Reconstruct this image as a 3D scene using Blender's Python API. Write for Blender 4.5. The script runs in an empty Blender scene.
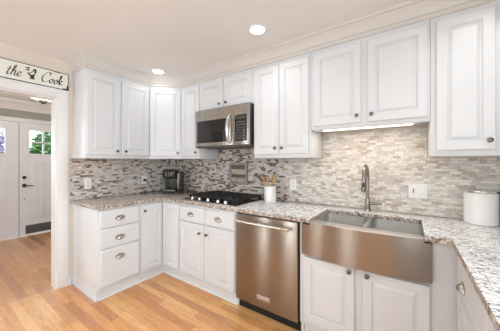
import bpy, bmesh, math, random
from mathutils import Vector, Matrix
random.seed(7)
PI = math.pi
S = bpy.context.scene
C = S.collection

# ------------------------------------------------------------------ camera
cam_d = bpy.data.cameras.new('camera'); cam = bpy.data.objects.new('camera', cam_d); C.objects.link(cam)
cam_d.sensor_width = 36; cam_d.lens = 231.36 * 36 / 500; cam_d.shift_y = -3.62 / 500
cam.location = (3.0426, -2.2968, 1.3323); cam.rotation_euler = (PI / 2, 0, 0.6042)
cam_d.clip_start = 0.02
S.camera = cam

# ------------------------------------------------------------------ world, added window lamps, exposure
W = bpy.data.worlds.new('sky'); S.world = W; W.use_nodes = True
bg = W.node_tree.nodes['Background']; bg.inputs[0].default_value = (0.84, 0.92, 1, 1); bg.inputs[1].default_value = 11

XH0 = -2.65
def area(name, loc, rot, sx, sy, power, col, spread=PI):
    d = bpy.data.lights.new(name, 'AREA'); d.shape = 'RECTANGLE'; d.size = sx; d.size_y = sy
    d.energy = power; d.color = col; d.spread = spread
    o = bpy.data.objects.new(name, d); C.objects.link(o); o.location = loc; o.rotation_euler = rot
    return o
area('added_front_window_fill', (1.87, -3.70, 1.22), (PI / 2, 0, 0), .40, 1.7, 10, (0.83, 0.915, 1))  # added lamp at the unseen front window
area('added_side_window_fill', (3.86, -2.85, 1.62), (PI / 2, 0, PI / 2), 1.3, 1.25, 76, (0.74, 0.87, 1))  # added lamp at the unseen side window, lights the left run
area('added_narrow_window_fill', (0.26, -3.70, 1.10), (PI / 2, 0, 0), .32, 2.0, 10, (0.84, 0.91, 1))  # added lamp at the narrow unseen window; there is no patio door
area('added_hall_window_fill', (XH0 + .05, -2.97, 1.48), (PI / 2, 0, -PI / 2), .85, 1.1, 30, (0.80, 0.88, 1))  # added lamp at the unseen hall window, brightens the right-run fronts
S.view_settings.view_transform = 'Standard'; S.view_settings.look = 'None'
S.view_settings.gamma = 1; S.view_settings.use_curve_mapping = False
S.view_settings.exposure = -0.93

# ------------------------------------------------------------------ materials
class NT:
    def __init__(s, name):
        s.m = bpy.data.materials.new(name); s.m.use_nodes = True
        s.n = s.m.node_tree.nodes; s.l = s.m.node_tree.links
        s.p = s.n['Principled BSDF']
    def new(s, t, **kw):
        n = s.n.new(t)
        for k, v in kw.items(): setattr(n, k, v)
        return n
    def put(s, sock, v):
        if hasattr(v, 'is_output'): s.l.new(v, sock)
        else: sock.default_value = v
    def math(s, op, a, b=0.0, c=0.0):
        n = s.new('ShaderNodeMath', operation=op)
        s.put(n.inputs[0], a); s.put(n.inputs[1], b); s.put(n.inputs[2], c)
        return n.outputs[0]
    def coord(s, scale=(1, 1, 1)):
        t = s.new('ShaderNodeTexCoord'); mp = s.new('ShaderNodeMapping')
        mp.inputs['Scale'].default_value = scale; s.l.new(t.outputs['Object'], mp.inputs['Vector'])
        return mp.outputs[0]
    def noise(s, vec, scale, detail=3, rough=.55, dist=0):
        n = s.new('ShaderNodeTexNoise'); s.l.new(vec, n.inputs['Vector'])
        n.inputs['Scale'].default_value = scale; n.inputs['Detail'].default_value = detail
        n.inputs['Roughness'].default_value = rough; n.inputs['Distortion'].default_value = dist
        return n.outputs['Fac']
    def ramp(s, fac, stops, interp='LINEAR'):
        n = s.new('ShaderNodeValToRGB'); n.color_ramp.interpolation = interp
        e = n.color_ramp.elements
        while len(e) < len(stops): e.new(0.5)
        for k, (pos, col) in enumerate(stops):
            e[k].position = pos; e[k].color = (*col, 1) if len(col) == 3 else col
        s.l.new(fac, n.inputs[0]); return n.outputs[0]
    def mix(s, fac, a, b, mode='MIX'):
        n = s.new('ShaderNodeMix', data_type='RGBA', blend_type=mode)
        s.put(n.inputs[0], fac)
        s.put(n.inputs[6], a if hasattr(a, 'is_output') else (*a, 1)); s.put(n.inputs[7], b if hasattr(b, 'is_output') else (*b, 1))
        return n.outputs[2]
    def bump(s, h, strength, dist=.002):
        n = s.new('ShaderNodeBump'); n.inputs['Strength'].default_value = strength; n.inputs['Distance'].default_value = dist
        s.l.new(h, n.inputs['Height']); s.l.new(n.outputs[0], s.p.inputs['Normal'])
    def col(s, v): s.put(s.p.inputs['Base Color'], v if hasattr(v, 'is_output') else (*v, 1))
    def set(s, **kw):
        for k, v in kw.items(): s.p.inputs[k.replace('_', ' ')].default_value = v

def plain(name, col, rough=.5, metal=0, var=.03, scale=14, bump=.0, coat=0):
    t = NT(name); v = t.coord(); f = t.noise(v, scale)
    t.col(t.ramp(f, [(.3, tuple(c * (1 - var) for c in col)), (.7, tuple(min(1, c * (1 + var)) for c in col))]))
    t.set(Roughness=rough, Metallic=metal, Coat_Weight=coat)
    if bump: t.bump(t.noise(v, scale * 12, 2), bump)
    return t.m
def brushed(name, col, rough=.28, scale=(1, 1, 60), var=.06):
    t = NT(name); f = t.noise(t.coord(scale), 6, 3)
    t.col(t.ramp(f, [(.3, tuple(c * (1 - var) for c in col)), (.7, tuple(min(1, c * (1 + var)) for c in col))]))
    r = t.new('ShaderNodeMapRange'); r.inputs[3].default_value = rough - .05; r.inputs[4].default_value = rough + .06
    t.l.new(f, r.inputs[0]); t.l.new(r.outputs[0], t.p.inputs['Roughness'])
    t.set(Metallic=1); t.bump(f, .04, .001)
    return t.m
def aniso(name, col, rough):
    t = NT(name); f = t.noise(t.coord((3, 3, 120)), 5, 3)
    t.col(t.ramp(f, [(.3, tuple(c * .94 for c in col)), (.7, tuple(c * 1.06 for c in col))]))
    t.set(Roughness=rough, Metallic=1, Anisotropic=.85, Anisotropic_Rotation=.25)
    tg = t.new('ShaderNodeTangent', direction_type='RADIAL', axis='Z'); t.l.new(tg.outputs[0], t.p.inputs['Tangent'])
    return t.m
def glow(name, col, strength):
    t = NT(name); t.col(col); t.p.inputs['Emission Color'].default_value = (*col, 1); t.set(Emission_Strength=strength)
    return t.m
def glassm(name):
    t = NT(name); tr = t.new('ShaderNodeBsdfTransparent'); gl = t.new('ShaderNodeBsdfGlossy'); mx = t.new('ShaderNodeMixShader'); fr = t.new('ShaderNodeFresnel')
    tr.inputs[0].default_value = (.96, .98, .97, 1); gl.inputs['Roughness'].default_value = .02; fr.inputs[0].default_value = 1.45
    t.l.new(fr.outputs[0], mx.inputs[0]); t.l.new(tr.outputs[0], mx.inputs[1]); t.l.new(gl.outputs[0], mx.inputs[2])
    t.l.new(mx.outputs[0], t.n['Material Output'].inputs['Surface']); return t.m

WHITE = plain('white_cabinet_paint', (.745, .76, .778), .33, var=.012, scale=4)
CROWNP = plain('darker_crown_paint', (.68, .65, .615), .42, var=.012, scale=5)  # darker and warmer than the cabinet white
TRIMW = plain('white_trim_paint', (.85, .84, .83), .38, var=.012, scale=5)
WALLT = plain('tan_wall_paint', (.76, .665, .565), .75, var=.015, scale=3, bump=.05)
CEILT = plain('warm_ceiling_paint', (.86, .842, .82), .8, var=.012, scale=2, bump=.04)
HALLW = plain('sage_hall_paint', (.40, .41, .36), .75, var=.02, scale=3, bump=.05)
DOORW = plain('hall_door_paint', (.84, .85, .87), .42, var=.015, scale=5)
STEEL = aniso('brushed_stainless', (.34, .29, .245), .30)
STEELH = brushed('brushed_stainless_sideways', (.47, .435, .40), .27, (60, 60, 1))
STEELD = brushed('sink_bowl_steel', (.66, .65, .63), .42, (40, 40, 3))
NICKEL = plain('satin_nickel', (.19, .165, .145), .27, 1, .05, 40)
PULL = plain('pull_nickel', (.52, .49, .45), .25, 1, .04, 40)
FAUCET = plain('brushed_nickel_faucet', (.31, .285, .26), .26, 1, .03, 40)
BLACKG = plain('black_glass', (.012, .012, .013), .06, 0, .1, 8)
BLACKP = plain('black_plastic', (.010, .010, .011), .28, 0, .15, 25)
IRON = plain('cast_iron', (.014, .014, .015), .5, 0, .25, 60, .15)
DARKT = plain('dark_toe_kick', (.010, .009, .008), .7)
PLATE = plain('white_outlet_plastic', (.88, .88, .87), .3, var=.01)
CERAM = plain('white_glazed_ceramic', (.86, .86, .85), .16, var=.01, coat=.4)
SLOT = plain('dark_slot', (.03, .03, .03), .6)
BRONZE = plain('dark_bronze', (.05, .04, .035), .4, .7)
VENTM = plain('grey_vent_metal', (.12, .12, .12), .5, .4)
WOODS = plain('pale_spoon_wood', (.66, .44, .22), .55, var=.18, scale=30)
BADGE = plain('badge_metal', (.80, .74, .70), .4, .3, .03)
BADGER = plain('badge_red', (.30, .15, .09), .4, .6)
SATIN = plain('satin_rim_steel', (.70, .69, .67), .38, 1, .03)
SILV = plain('bright_knob_metal', (.72, .71, .69), .22, 1, .03)
GLASS = glassm('clear_pane_glass')
LAMPG = glow('lamp_lens', (1, .93, .82), 14)
STRIPG = glow('strip_light_lens', (1, .90, .74), 5)
HALLG = glow('alabaster_lamp_glass', (1, .90, .74), 1.6)
ASPH = plain('patio_concrete', (.45, .43, .40), .9, var=.1)
LEAFG = plain('green_leaves', (.08, .22, .06), .6, var=.5, scale=30)
LEAFL = plain('lilac_blossom', (.42, .33, .50), .6, var=.3, scale=30)
LEAFD = plain('olive_leaves', (.10, .13, .07), .6, var=.5, scale=30)
BARK = plain('bark', (.12, .09, .07), .9, var=.3)

def floor_mat(name='oak_strip_floor', tint=None):
    t = NT(name); tc = t.new('ShaderNodeTexCoord'); sx = t.new('ShaderNodeSeparateXYZ')
    t.l.new(tc.outputs['Object'], sx.inputs[0]); X, Y = sx.outputs[0], sx.outputs[1]
    pw = .072
    v = t.math('DIVIDE', Y, pw); row = t.math('FLOOR', v)
    wn = t.new('ShaderNodeTexWhiteNoise', noise_dimensions='1D'); t.l.new(row, wn.inputs['W'])
    u = t.math('ADD', t.math('DIVIDE', X, 1.05), t.math('MULTIPLY', wn.outputs['Value'], 9.7)); colu = t.math('FLOOR', u)
    cmb = t.new('ShaderNodeCombineXYZ'); t.l.new(colu, cmb.inputs[0]); t.l.new(row, cmb.inputs[1])
    w2 = t.new('ShaderNodeTexWhiteNoise', noise_dimensions='2D'); t.l.new(cmb.outputs[0], w2.inputs['Vector'])
    base = t.ramp(w2.outputs['Value'], [(0, (.38, .13, .045)), (.09, (.53, .20, .066)), (.22, (.73, .335, .108)), (.6, (.80, .415, .14)), (.85, (.87, .51, .20)), (1, (.60, .26, .095))])
    off = t.new('ShaderNodeVectorMath', operation='MULTIPLY_ADD'); t.l.new(w2.outputs['Color'], off.inputs[0]); off.inputs[1].default_value = (7, 7, 7)
    t.l.new(tc.outputs['Object'], off.inputs[2])
    mp = t.new('ShaderNodeMapping'); mp.inputs['Scale'].default_value = (1.3, 17, 1); t.l.new(off.outputs[0], mp.inputs[0])
    g = t.noise(mp.outputs[0], 3.2, 5, .6, 1.2)
    grain = t.ramp(g, [(.32, (.72, .62, .52)), (.5, (1, 1, 1)), (.72, (1.08, 1.06, 1.04))])
    c = t.mix(1, base, grain, 'MULTIPLY')
    fv = t.math('FRACT', v); fu = t.math('FRACT', u)
    gap = t.math('MAXIMUM', t.math('LESS_THAN', fv, .022), t.math('LESS_THAN', fu, .0022))
    c = t.mix(t.math('MULTIPLY', gap, .6), c, (.16, .07, .03))
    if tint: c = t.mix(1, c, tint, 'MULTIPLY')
    t.col(c)
    t.set(Roughness=.34, Coat_Weight=.8, Coat_Roughness=.28)
    t.bump(t.math('SUBTRACT', g, t.math('MULTIPLY', gap, 1.5)), .06, .002)
    return t.m
FLOOR = floor_mat(); FLOORH = floor_mat('shaded_oak_hall_floor', (.84, .80, .83))  # hall copy of the oak, dimmer hall light put into its tint

def tile_mat():
    t = NT('linear_mosaic_tile'); tc = t.new('ShaderNodeTexCoord'); sx = t.new('ShaderNodeSeparateXYZ')
    t.l.new(tc.outputs['Object'], sx.inputs[0])
    U = t.math('SUBTRACT', sx.outputs[0], sx.outputs[1]); Z = sx.outputs[2]
    v = t.math('DIVIDE', Z, .020); row = t.math('FLOOR', v)
    wr = t.new('ShaderNodeTexWhiteNoise', noise_dimensions='1D'); t.l.new(row, wr.inputs['W'])
    ln = t.math('ADD', t.math('MULTIPLY', wr.outputs['Value'], .036), .036)
    u = t.math('ADD', t.math('DIVIDE', U, ln), t.math('MULTIPLY', wr.outputs['Value'], 37.0)); cu = t.math('FLOOR', u)
    cmb = t.new('ShaderNodeCombineXYZ'); t.l.new(cu, cmb.inputs[0]); t.l.new(row, cmb.inputs[1])
    w2 = t.new('ShaderNodeTexWhiteNoise', noise_dimensions='2D'); t.l.new(cmb.outputs[0], w2.inputs['Vector'])
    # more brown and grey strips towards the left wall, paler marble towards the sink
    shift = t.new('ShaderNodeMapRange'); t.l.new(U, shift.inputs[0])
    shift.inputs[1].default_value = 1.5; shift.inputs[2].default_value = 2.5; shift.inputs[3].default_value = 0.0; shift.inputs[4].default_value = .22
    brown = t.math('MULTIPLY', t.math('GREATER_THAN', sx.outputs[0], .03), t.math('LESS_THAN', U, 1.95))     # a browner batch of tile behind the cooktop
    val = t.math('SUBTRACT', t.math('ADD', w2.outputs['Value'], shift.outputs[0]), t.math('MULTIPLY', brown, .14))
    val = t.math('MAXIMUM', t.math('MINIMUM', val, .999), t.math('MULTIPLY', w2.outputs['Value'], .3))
    base = t.ramp(val, [(0, (.14, .100, .080)), (.05, (.23, .165, .13)), (.12, (.38, .30, .245)), (.19, (.54, .48, .425)), (.36, (.67, .635, .60)), (.58, (.76, .735, .71)), (.80, (.62, .615, .61)), (.92, (.84, .82, .80))], 'CONSTANT')
    g = t.noise(t.coord((1, 1, 2.2)), 28, 4, .6, 1.5)
    c = t.mix(1, base, t.ramp(g, [(.3, (.78, .76, .75)), (.55, (1.02, 1.02, 1.02)), (.75, (1.1, 1.09, 1.08))]), 'MULTIPLY')
    fv = t.math('FRACT', v); fu = t.math('FRACT', u)
    gap = t.math('MAXIMUM', t.math('LESS_THAN', fv, .09), t.math('LESS_THAN', fu, .03))
    c = t.mix(1, c, (1.0, .955, .915), 'MULTIPLY')
    t.col(t.mix(gap, c, (.44, .41, .385)))
    t.set(Roughness=.42)
    t.bump(t.math('SUBTRACT', w2.outputs['Value'], t.math('MULTIPLY', gap, 1.2)), .35, .002)
    return t.m
TILE = tile_mat()

def granite_mat():
    t = NT('speckled_granite'); tc = t.new('ShaderNodeTexCoord'); v = t.coord((1, 1.9, 1))
    rot = t.new('ShaderNodeMapping'); rot.inputs['Rotation'].default_value = (0, 0, .5); rot.inputs['Scale'].default_value = (1, 2.3, 1)
    t.l.new(tc.outputs['Object'], rot.inputs[0]); rv = rot.outputs[0]
    big = t.noise(rv, 7, 4, .6, 1.0); mid = t.noise(rv, 18, 5, .65, 1.2); fine = t.noise(rv, 34, 5, .68, .9)
    c = t.ramp(big, [(.3, (.92, .905, .89)), (.5, (.96, .955, .95)), (.7, (.88, .865, .85))])
    c = t.mix(t.ramp(mid, [(.56, (0, 0, 0)), (.62, (.85, .85, .85))]), c, (.60, .56, .53))
    m2 = t.noise(rv, 26, 5, .7, 2.0)
    c = t.mix(t.ramp(m2, [(.56, (0, 0, 0)), (.60, (.85, .85, .85))]), c, (.16, .125, .11))
    c = t.mix(t.ramp(fine, [(.545, (0, 0, 0)), (.575, (.95, .95, .95))]), c, (.045, .04, .04))
    sx = t.new('ShaderNodeSeparateXYZ'); t.l.new(tc.outputs['Object'], sx.inputs[0])
    wm = t.new('ShaderNodeMapRange'); t.l.new(sx.outputs[0], wm.inputs[0])       # browner slab in the corner and on the left run
    wm.inputs[1].default_value = 1.6; wm.inputs[2].default_value = .75; wm.inputs[3].default_value = 0; wm.inputs[4].default_value = .85
    c = t.mix(wm.outputs[0], c, t.mix(1, c, (.60, .50, .42), 'MULTIPLY'))
    t.col(c); t.set(Roughness=.14, Coat_Weight=.3, Coat_Roughness=.05)
    return t.m
GRAN = granite_mat()
def gedge():
    t = NT('broken_granite_edge'); v = t.coord(); n = t.noise(v, 55, 4, .7, .6)
    t.col(t.ramp(n, [(.34, (.05, .04, .035)), (.44, (.22, .15, .11)), (.52, (.50, .42, .36)), (.62, (.74, .69, .64))])); t.set(Roughness=.35)
    t.bump(n, .5, .004); return t.m
GRANE = gedge()
def signm():
    t = NT('distressed_sign_paint'); v = t.coord((1, 1, 1)); n = t.noise(v, 26, 5, .65)
    t.col(t.ramp(n, [(.60, (.83, .82, .74)), (.70, (.72, .69, .58)), (.76, (.25, .21, .16))])); t.set(Roughness=.6); return t.m
SIGN = signm()
SIGNE = plain('black_sign_edge', (.02, .018, .016), .6)
INK = plain('black_lettering_paint', (.015, .014, .013), .6)
GREYW = plain('grey_frame_wood', (.33, .31, .29), .6, var=.2, scale=20)
TANW = plain('tan_inset_wood', (.50, .41, .32), .6, var=.3, scale=18)
DARKC = plain('dark_canister_steel', (.09, .10, .10), .25, .8, .1)

# ------------------------------------------------------------------ mesh helpers (all coordinates are world coordinates)
class MB:
    def __init__(s): s.bm = bmesh.new()
    def add(s, verts, faces, M=None):
        vs = [s.bm.verts.new((M @ Vector(v)) if M else Vector(v)) for v in verts]
        for f in faces:
            try: s.bm.faces.new([vs[i] for i in f])
            except ValueError: pass
        return s
    def box(s, x0, x1, y0, y1, z0, z1, M=None, bev=0, seg=2):
        b = bmesh.new(); bmesh.ops.create_cube(b, size=1)
        for v in b.verts: v.co = Vector(((x0 + x1) / 2 + v.co.x * (x1 - x0), (y0 + y1) / 2 + v.co.y * (y1 - y0), (z0 + z1) / 2 + v.co.z * (z1 - z0)))
        if bev: bmesh.ops.bevel(b, geom=list(b.edges), offset=bev, segments=seg, affect='EDGES', profile=.5)
        s.take(b, M); return s
    def take(s, b, M=None):
        mp = {v: s.bm.verts.new((M @ v.co) if M else v.co) for v in b.verts}
        for f in b.faces:
            try: s.bm.faces.new([mp[v] for v in f.verts])
            except ValueError: pass
        b.free()
    def prism(s, poly, z0, z1, M=None, bev=0):
        b = bmesh.new(); lo = [b.verts.new((x, y, z0)) for x, y in poly]; hi = [b.verts.new((x, y, z1)) for x, y in poly]
        n = len(poly); b.faces.new(hi); b.faces.new(lo[::-1])
        for i in range(n): b.faces.new((lo[i], lo[(i + 1) % n], hi[(i + 1) % n], hi[i]))
        bmesh.ops.recalc_face_normals(b, faces=b.faces)
        if bev: bmesh.ops.bevel(b, geom=list(b.edges), offset=bev, segments=2, affect='EDGES', profile=.5)
        s.take(b, M); return s
    def lathe(s, prof, M=None, n=24):                   # profile of (radius, z), closed with caps where radius is 0
        vs, fs = [], []
        for r, z in prof:
            for k in range(n): a = 2 * PI * k / n; vs.append((r * math.cos(a), r * math.sin(a), z))
        for i in range(len(prof) - 1):
            for k in range(n): fs.append((i * n + k, i * n + (k + 1) % n, (i + 1) * n + (k + 1) % n, (i + 1) * n + k))
        s.add(vs, fs, M)
        bmesh.ops.remove_doubles(s.bm, verts=s.bm.verts, dist=1e-6); return s
    def tube(s, pts, r, n=10, M=None):
        pts = [Vector(p) for p in pts]; rs = r if isinstance(r, (list, tuple)) else [r] * len(pts)
        vs, fs = [], []; up = None
        for i, p in enumerate(pts):
            t = (pts[min(i + 1, len(pts) - 1)] - pts[max(i - 1, 0)]).normalized()
            if up is None: up = Vector((0, 0, 1)) if abs(t.z) < .9 else Vector((1, 0, 0))
            a = t.cross(up).normalized(); b = a.cross(t).normalized(); up = b
            for k in range(n): q = 2 * PI * k / n; vs.append(p + a * math.cos(q) * rs[i] + b * math.sin(q) * rs[i])
        for i in range(len(pts) - 1):
            for k in range(n): fs.append((i * n + k, i * n + (k + 1) % n, (i + 1) * n + (k + 1) % n, (i + 1) * n + k))
        fs.append(tuple(range(n))[::-1]); fs.append(tuple((len(pts) - 1) * n + k for k in range(n)))
        s.add(vs, fs, M); return s
    def loops(s, rects, M=None):                        # stacked rectangles (x0,x1,z0,z1,y): a panel profile, capped at both ends
        vs, fs = [], []
        for x0, x1, z0, z1, y in rects: vs += [(x0, y, z0), (x1, y, z0), (x1, y, z1), (x0, y, z1)]
        for i in range(len(rects) - 1):
            for k in range(4): fs.append((i * 4 + k, i * 4 + (k + 1) % 4, i * 4 + 4 + (k + 1) % 4, i * 4 + 4 + k))
        fs.append((3, 2, 1, 0)); e = len(rects) * 4 - 4; fs.append((e, e + 1, e + 2, e + 3))
        s.add(vs, fs, M); return s
    def sweep(s, prof, path):                           # profile (outward, z) along a plan polyline, outward = right-hand side
        P = [Vector(p) for p in path]; vs, fs = [], []; n = len(prof)
        for i, p in enumerate(P):
            d0 = (p - P[i - 1]).normalized() if i else None; d1 = (P[i + 1] - p).normalized() if i < len(P) - 1 else None
            d0 = d0 or d1; d1 = d1 or d0
            n0 = Vector((d0.y, -d0.x)); n1 = Vector((d1.y, -d1.x)); m = (n0 + n1); m = m / max(.2, m.dot(n0))
            for o, z in prof: vs.append((p.x + m.x * o, p.y + m.y * o, z))
        for i in range(len(P) - 1):
            for k in range(n): fs.append((i * n + k, i * n + (k + 1) % n, (i + 1) * n + (k + 1) % n, (i + 1) * n + k))
        fs.append(tuple(range(n))); fs.append(tuple((len(P) - 1) * n + k for k in range(n))[::-1])
        s.add(vs, fs); return s

def obj(name, mb, mat, parent=None, smooth=True, origin=None, flip=True):
    bm = mb.bm
    if flip: bmesh.ops.recalc_face_normals(bm, faces=bm.faces)
    o_ = Vector((0, 0, 0)); p = parent
    while p is not None: o_ += p.location; p = p.parent
    loc = Vector((0, 0, 0))
    if origin is not None and parent is None: loc = Vector(origin)
    for v in bm.verts: v.co -= (o_ + loc)
    me = bpy.data.meshes.new(name); bm.to_mesh(me); bm.free(); me.materials.append(mat)
    if smooth:
        me.polygons.foreach_set('use_smooth', [True] * len(me.polygons)); me.set_sharp_from_angle(angle=math.radians(32))
    o = bpy.data.objects.new(name, me); C.objects.link(o); o.location = loc
    if parent: o.parent = parent
    return o
def tag(o, label, cat, group=None):
    o['label'] = label; o['category'] = cat
    if group: o['group'] = group
    return o
def thing(name, label, cat, loc, group=None):
    o = bpy.data.objects.new(name, None); C.objects.link(o); o.location = loc; o.empty_display_size = .05
    return tag(o, label, cat, group)
def struct(name, mb, mat, parent=None, **k):
    o = obj(name, mb, mat, parent, **k)
    if parent is None: o['kind'] = 'structure'
    return o
def Fr(x, y, z, rot): return Matrix.Translation((x, y, z)) @ Matrix.Rotation(rot, 4, 'Z')   # local front faces -y
def axis_to(loc, d):                                    # matrix taking local z to direction d
    return Matrix.Translation(loc) @ Vector(d).to_track_quat('Z', 'Y').to_matrix().to_4x4()

# ------------------------------------------------------------------ the setting
CZ = 2.415; XW = 3.90; YF = -3.75; XH = -2.65
struct('floor', MB().box(-.06, XW, YF, .4, -.06, 0), FLOOR)
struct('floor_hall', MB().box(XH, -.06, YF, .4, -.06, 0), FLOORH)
struct('ceiling', MB().box(XH - .1, XW + .1, YF - .1, .5, CZ, CZ + .08), CEILT)
struct('wall_back', MB().box(0, XW + .1, 0, .12, 0, CZ), WALLT)
wl = MB().box(-.12, 0, -1.45, 0.12, 0, CZ).box(-.12, 0, -3.2, -1.45, 2.005, CZ).box(-.12, 0, YF, -3.2, 0, CZ)
struct('wall_left', wl, WALLT)
struct('wall_right', MB().box(XW, XW + .12, -2.15, 0, 0, CZ).box(XW, XW + .12, YF, -3.55, 0, CZ).box(XW, XW + .12, -3.55, -2.15, 0, .95).box(XW, XW + .12, -3.55, -2.15, 2.28, CZ), WALLT)
wf = MB().box(XH, .05, YF - .12, YF, 0, CZ).box(.05, .47, YF - .12, YF, 2.15, CZ).box(.47, .70, YF - .12, YF, 0, CZ)
wf.box(.70, 1.62, YF - .12, YF, 0, CZ).box(1.62, 2.12, YF - .12, YF, 0, .30).box(1.62, 2.12, YF - .12, YF, 2.15, CZ).box(2.12, XW, YF - .12, YF, 0, CZ)
struct('wall_front', wf, WALLT)
hw = MB().box(XH - .1, XH, YF, -3.45, 0, CZ).box(XH - .1, XH, -2.50, -2.22, 0, CZ).box(XH - .1, XH, -3.45, -2.50, 0, .85).box(XH - .1, XH, -3.45, -2.50, 2.1, CZ).box(XH - .1, XH, -.25, .4, 0, CZ).box(XH - .1, XH, -2.22, -.25, 2.04, CZ)
struct('wall_hall', hw, HALLW)
struct('wall_hall_end', MB().box(XH, -.12, .3, .4, 0, CZ), HALLW)
# unseen windows behind the camera, added for daylight and streaks on the steel
def window(n, x0, x1, z0, z1, muls):
    w = MB()
    w.box(x0, x1, YF - .10, YF - .03, z0, z0 + .05).box(x0, x1, YF - .10, YF - .03, z1 - .05, z1).box(x0, x0 + .05, YF - .10, YF - .03, z0 + .05, z1 - .05).box(x1 - .05, x1, YF - .10, YF - .03, z0 + .05, z1 - .05)
    for m in muls: w.box(m - .025, m + .025, YF - .10, YF - .03, z0 + .05, z1 - .05)
    o = struct('window_%d' % n, w, TRIMW)
    g = MB(); es = [x0 + .025] + list(muls) + [x1 - .025]
    for a, b in zip(es, es[1:]): g.box(a + .025, b - .025, YF - .07, YF - .064, z0 + .05, z1 - .05)
    obj('glass', g, GLASS, o)
window(1, 1.62, 2.12, .30, 2.15, []); window(2, .05, .47, 0.0, 2.15, [])

sw = MB().box(XW + .03, XW + .10, -3.55, -2.15, .95, 1.0).box(XW + .03, XW + .10, -3.55, -2.15, 2.23, 2.28)
for ya, yb in ((-3.55, -3.50), (-2.20, -2.15), (-2.875, -2.825)): sw.box(XW + .03, XW + .10, ya, yb, 1.0, 2.23)
wr = struct('window_3', sw, TRIMW)  # side window out of view, added to light the left-hand run
obj('glass', MB().box(XW + .062, XW + .068, -3.50, -2.875, 1.0, 2.23).box(XW + .062, XW + .068, -2.825, -2.20, 1.0, 2.23), GLASS, wr)

hwn = MB().box(XH - .09, XH - .03, -3.45, -2.50, .85, .90).box(XH - .09, XH - .03, -3.45, -2.50, 2.05, 2.10)
for ya, yb in ((-3.45, -3.40), (-2.55, -2.50), (-3.0, -2.95)): hwn.box(XH - .09, XH - .03, ya, yb, .90, 2.05)
hn = struct('window_4', hwn, TRIMW)  # hall window out of view, added to brighten the right-run fronts
obj('glass', MB().box(XH - .063, XH - .057, -3.40, -3.0, .90, 2.05).box(XH - .063, XH - .057, -2.95, -2.55, .90, 2.05), GLASS, hn)

# opening trim, baseboard, hall trim
trim = MB().box(0, .018, -1.45, -1.357, 0, 2.095, bev=.003).box(0, .018, -3.2, -1.45, 2.005, 2.095, bev=.003).box(0, .018, -3.29, -3.2, 0, 2.095, bev=.003)
struct('trim_1', trim, TRIMW)
struct('trim_2', MB().box(-.125, -.0005, -1.466, -1.4505, 0, 2.004).box(-.125, -.0005, -3.199, -3.184, 0, 2.004).box(-.125, -.0005, -3.184, -1.466, 1.989, 2.004), TRIMW)
struct('baseboard_left', MB().box(.0, .016, -1.356, -1.335, 0, .085, bev=.003).box(.016, .028, -1.356, -1.335, 0, .018), TRIMW)
ct = [(0, 2.245), (.012, 2.245), (.018, 2.275), (.05, 2.34), (.085, 2.375), (.09, CZ), (0, CZ)]
struct('trim_3', MB().sweep(ct, [(XH, .3), (XH, YF)][::-1]), TRIMW)
dc = MB().box(XH, XH + .02, -2.32, -2.22, 0, 2.11, bev=.003).box(XH, XH + .02, -2.22, -.25, 2.04, 2.11, bev=.003).box(XH, XH + .02, -.25, -.15, 0, 2.11, bev=.003)
struct('trim_4', dc, TRIMW)
struct('baseboard_hall', MB().box(XH, XH + .014, -.15, .3, 0, .10).box(XH, XH + .014, YF, -2.32, 0, .10), TRIMW)
struct('baseboard_right', MB().box(XW - .014, XW, YF, -2.05, 0, .10), TRIMW)

# hall doors, panes and ironmongery
def hall_door(n, y0, y1, gy0, gy1, active):
    xf = XH - .005; xb = XH - .045; z0, z1 = .001, 2.03; gz0, gz1 = 1.48, 1.905
    d = MB().box(xb, xf, y0, gy0, z0, z1).box(xb, xf, gy1, y1, z0, z1).box(xb, xf, gy0, gy1, z0, gz0).box(xb, xf, gy0, gy1, gz1, z1)
    # bead-board planks of the lower panel
    py0, py1 = y0 + .14, y1 - .14; k = 7; w = (py1 - py0) / k
    for i in range(k): d.box(xf, xf + .006, py0 + i * w + .004, py0 + (i + 1) * w - .004, .27, 1.33, bev=.002)
    o = struct('door_%d' % n, d, DOORW)
    fr = MB(); e = .018
    fr.box(xf, xf + .012, gy0 - e, gy1 + e, gz0 - e, gz0).box(xf, xf + .012, gy0 - e, gy1 + e, gz1, gz1 + e).box(xf, xf + .012, gy0 - e, gy0, gz0, gz1).box(xf, xf + .012, gy1, gy1 + e, gz0, gz1)
    ym = (gy0 + gy1) / 2; zm = (gz0 + gz1) / 2
    fr.box(xb + .006, xf + .008, ym - .012, ym + .012, gz0, gz1).box(xb + .006, xf + .008, gy0, gy1, zm - .012, zm + .012)
    obj('window_frame', fr, DOORW, o)
    obj('glass', MB().box(xb + .014, xb + .019, gy0, gy1, gz0, gz1), GLASS, o)
    if active:
        yh = y0 + .065
        obj('deadbolt', MB().lathe([(0, .026), (.022, .024), (.028, .012), (.03, 0), (0, 0)], axis_to((xf + .0005, yh, 1.052), (1, 0, 0)), 20), BRONZE, o)
        obj('door_handle', MB().lathe([(0, .02), (.024, .018), (.032, .008), (.033, 0), (0, 0)], axis_to((xf + .0005, yh, .907), (1, 0, 0)), 20).tube([(xf + .015, yh, .907), (xf + .05, yh, .907), (xf + .055, yh + .03, .905), (xf + .05, yh + .11, .899)], .009), BRONZE, o)
        obj('latch_button', MB().lathe([(0, .02), (.008, .016), (.009, 0), (0, 0)], axis_to((xf + .0005, yh, .667), (1, 0, 0)), 12), BRONZE, o)
        v = MB().box(xf, xf + .008, y0 + .08, y1 - .08, .032, .185, bev=.002)
        for i in range(7): v.box(xf + .008, xf + .013, y0 + .095, y1 - .095, .048 + i * .018, .058 + i * .018)
        obj('kick_vent', v, VENTM, o)
    else: obj('seam_light_block', MB().box(xb, xf - .006, y1 + .0005, y1 + .0075, z0, z1), SLOT, o)  # added dark strip stops daylight leaking through the seam between the doors
hall_door(1, -2.215, -1.252, -1.83, -1.42, False)
hall_door(2, -1.244, -.255, -1.115, -.715, True)

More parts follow.
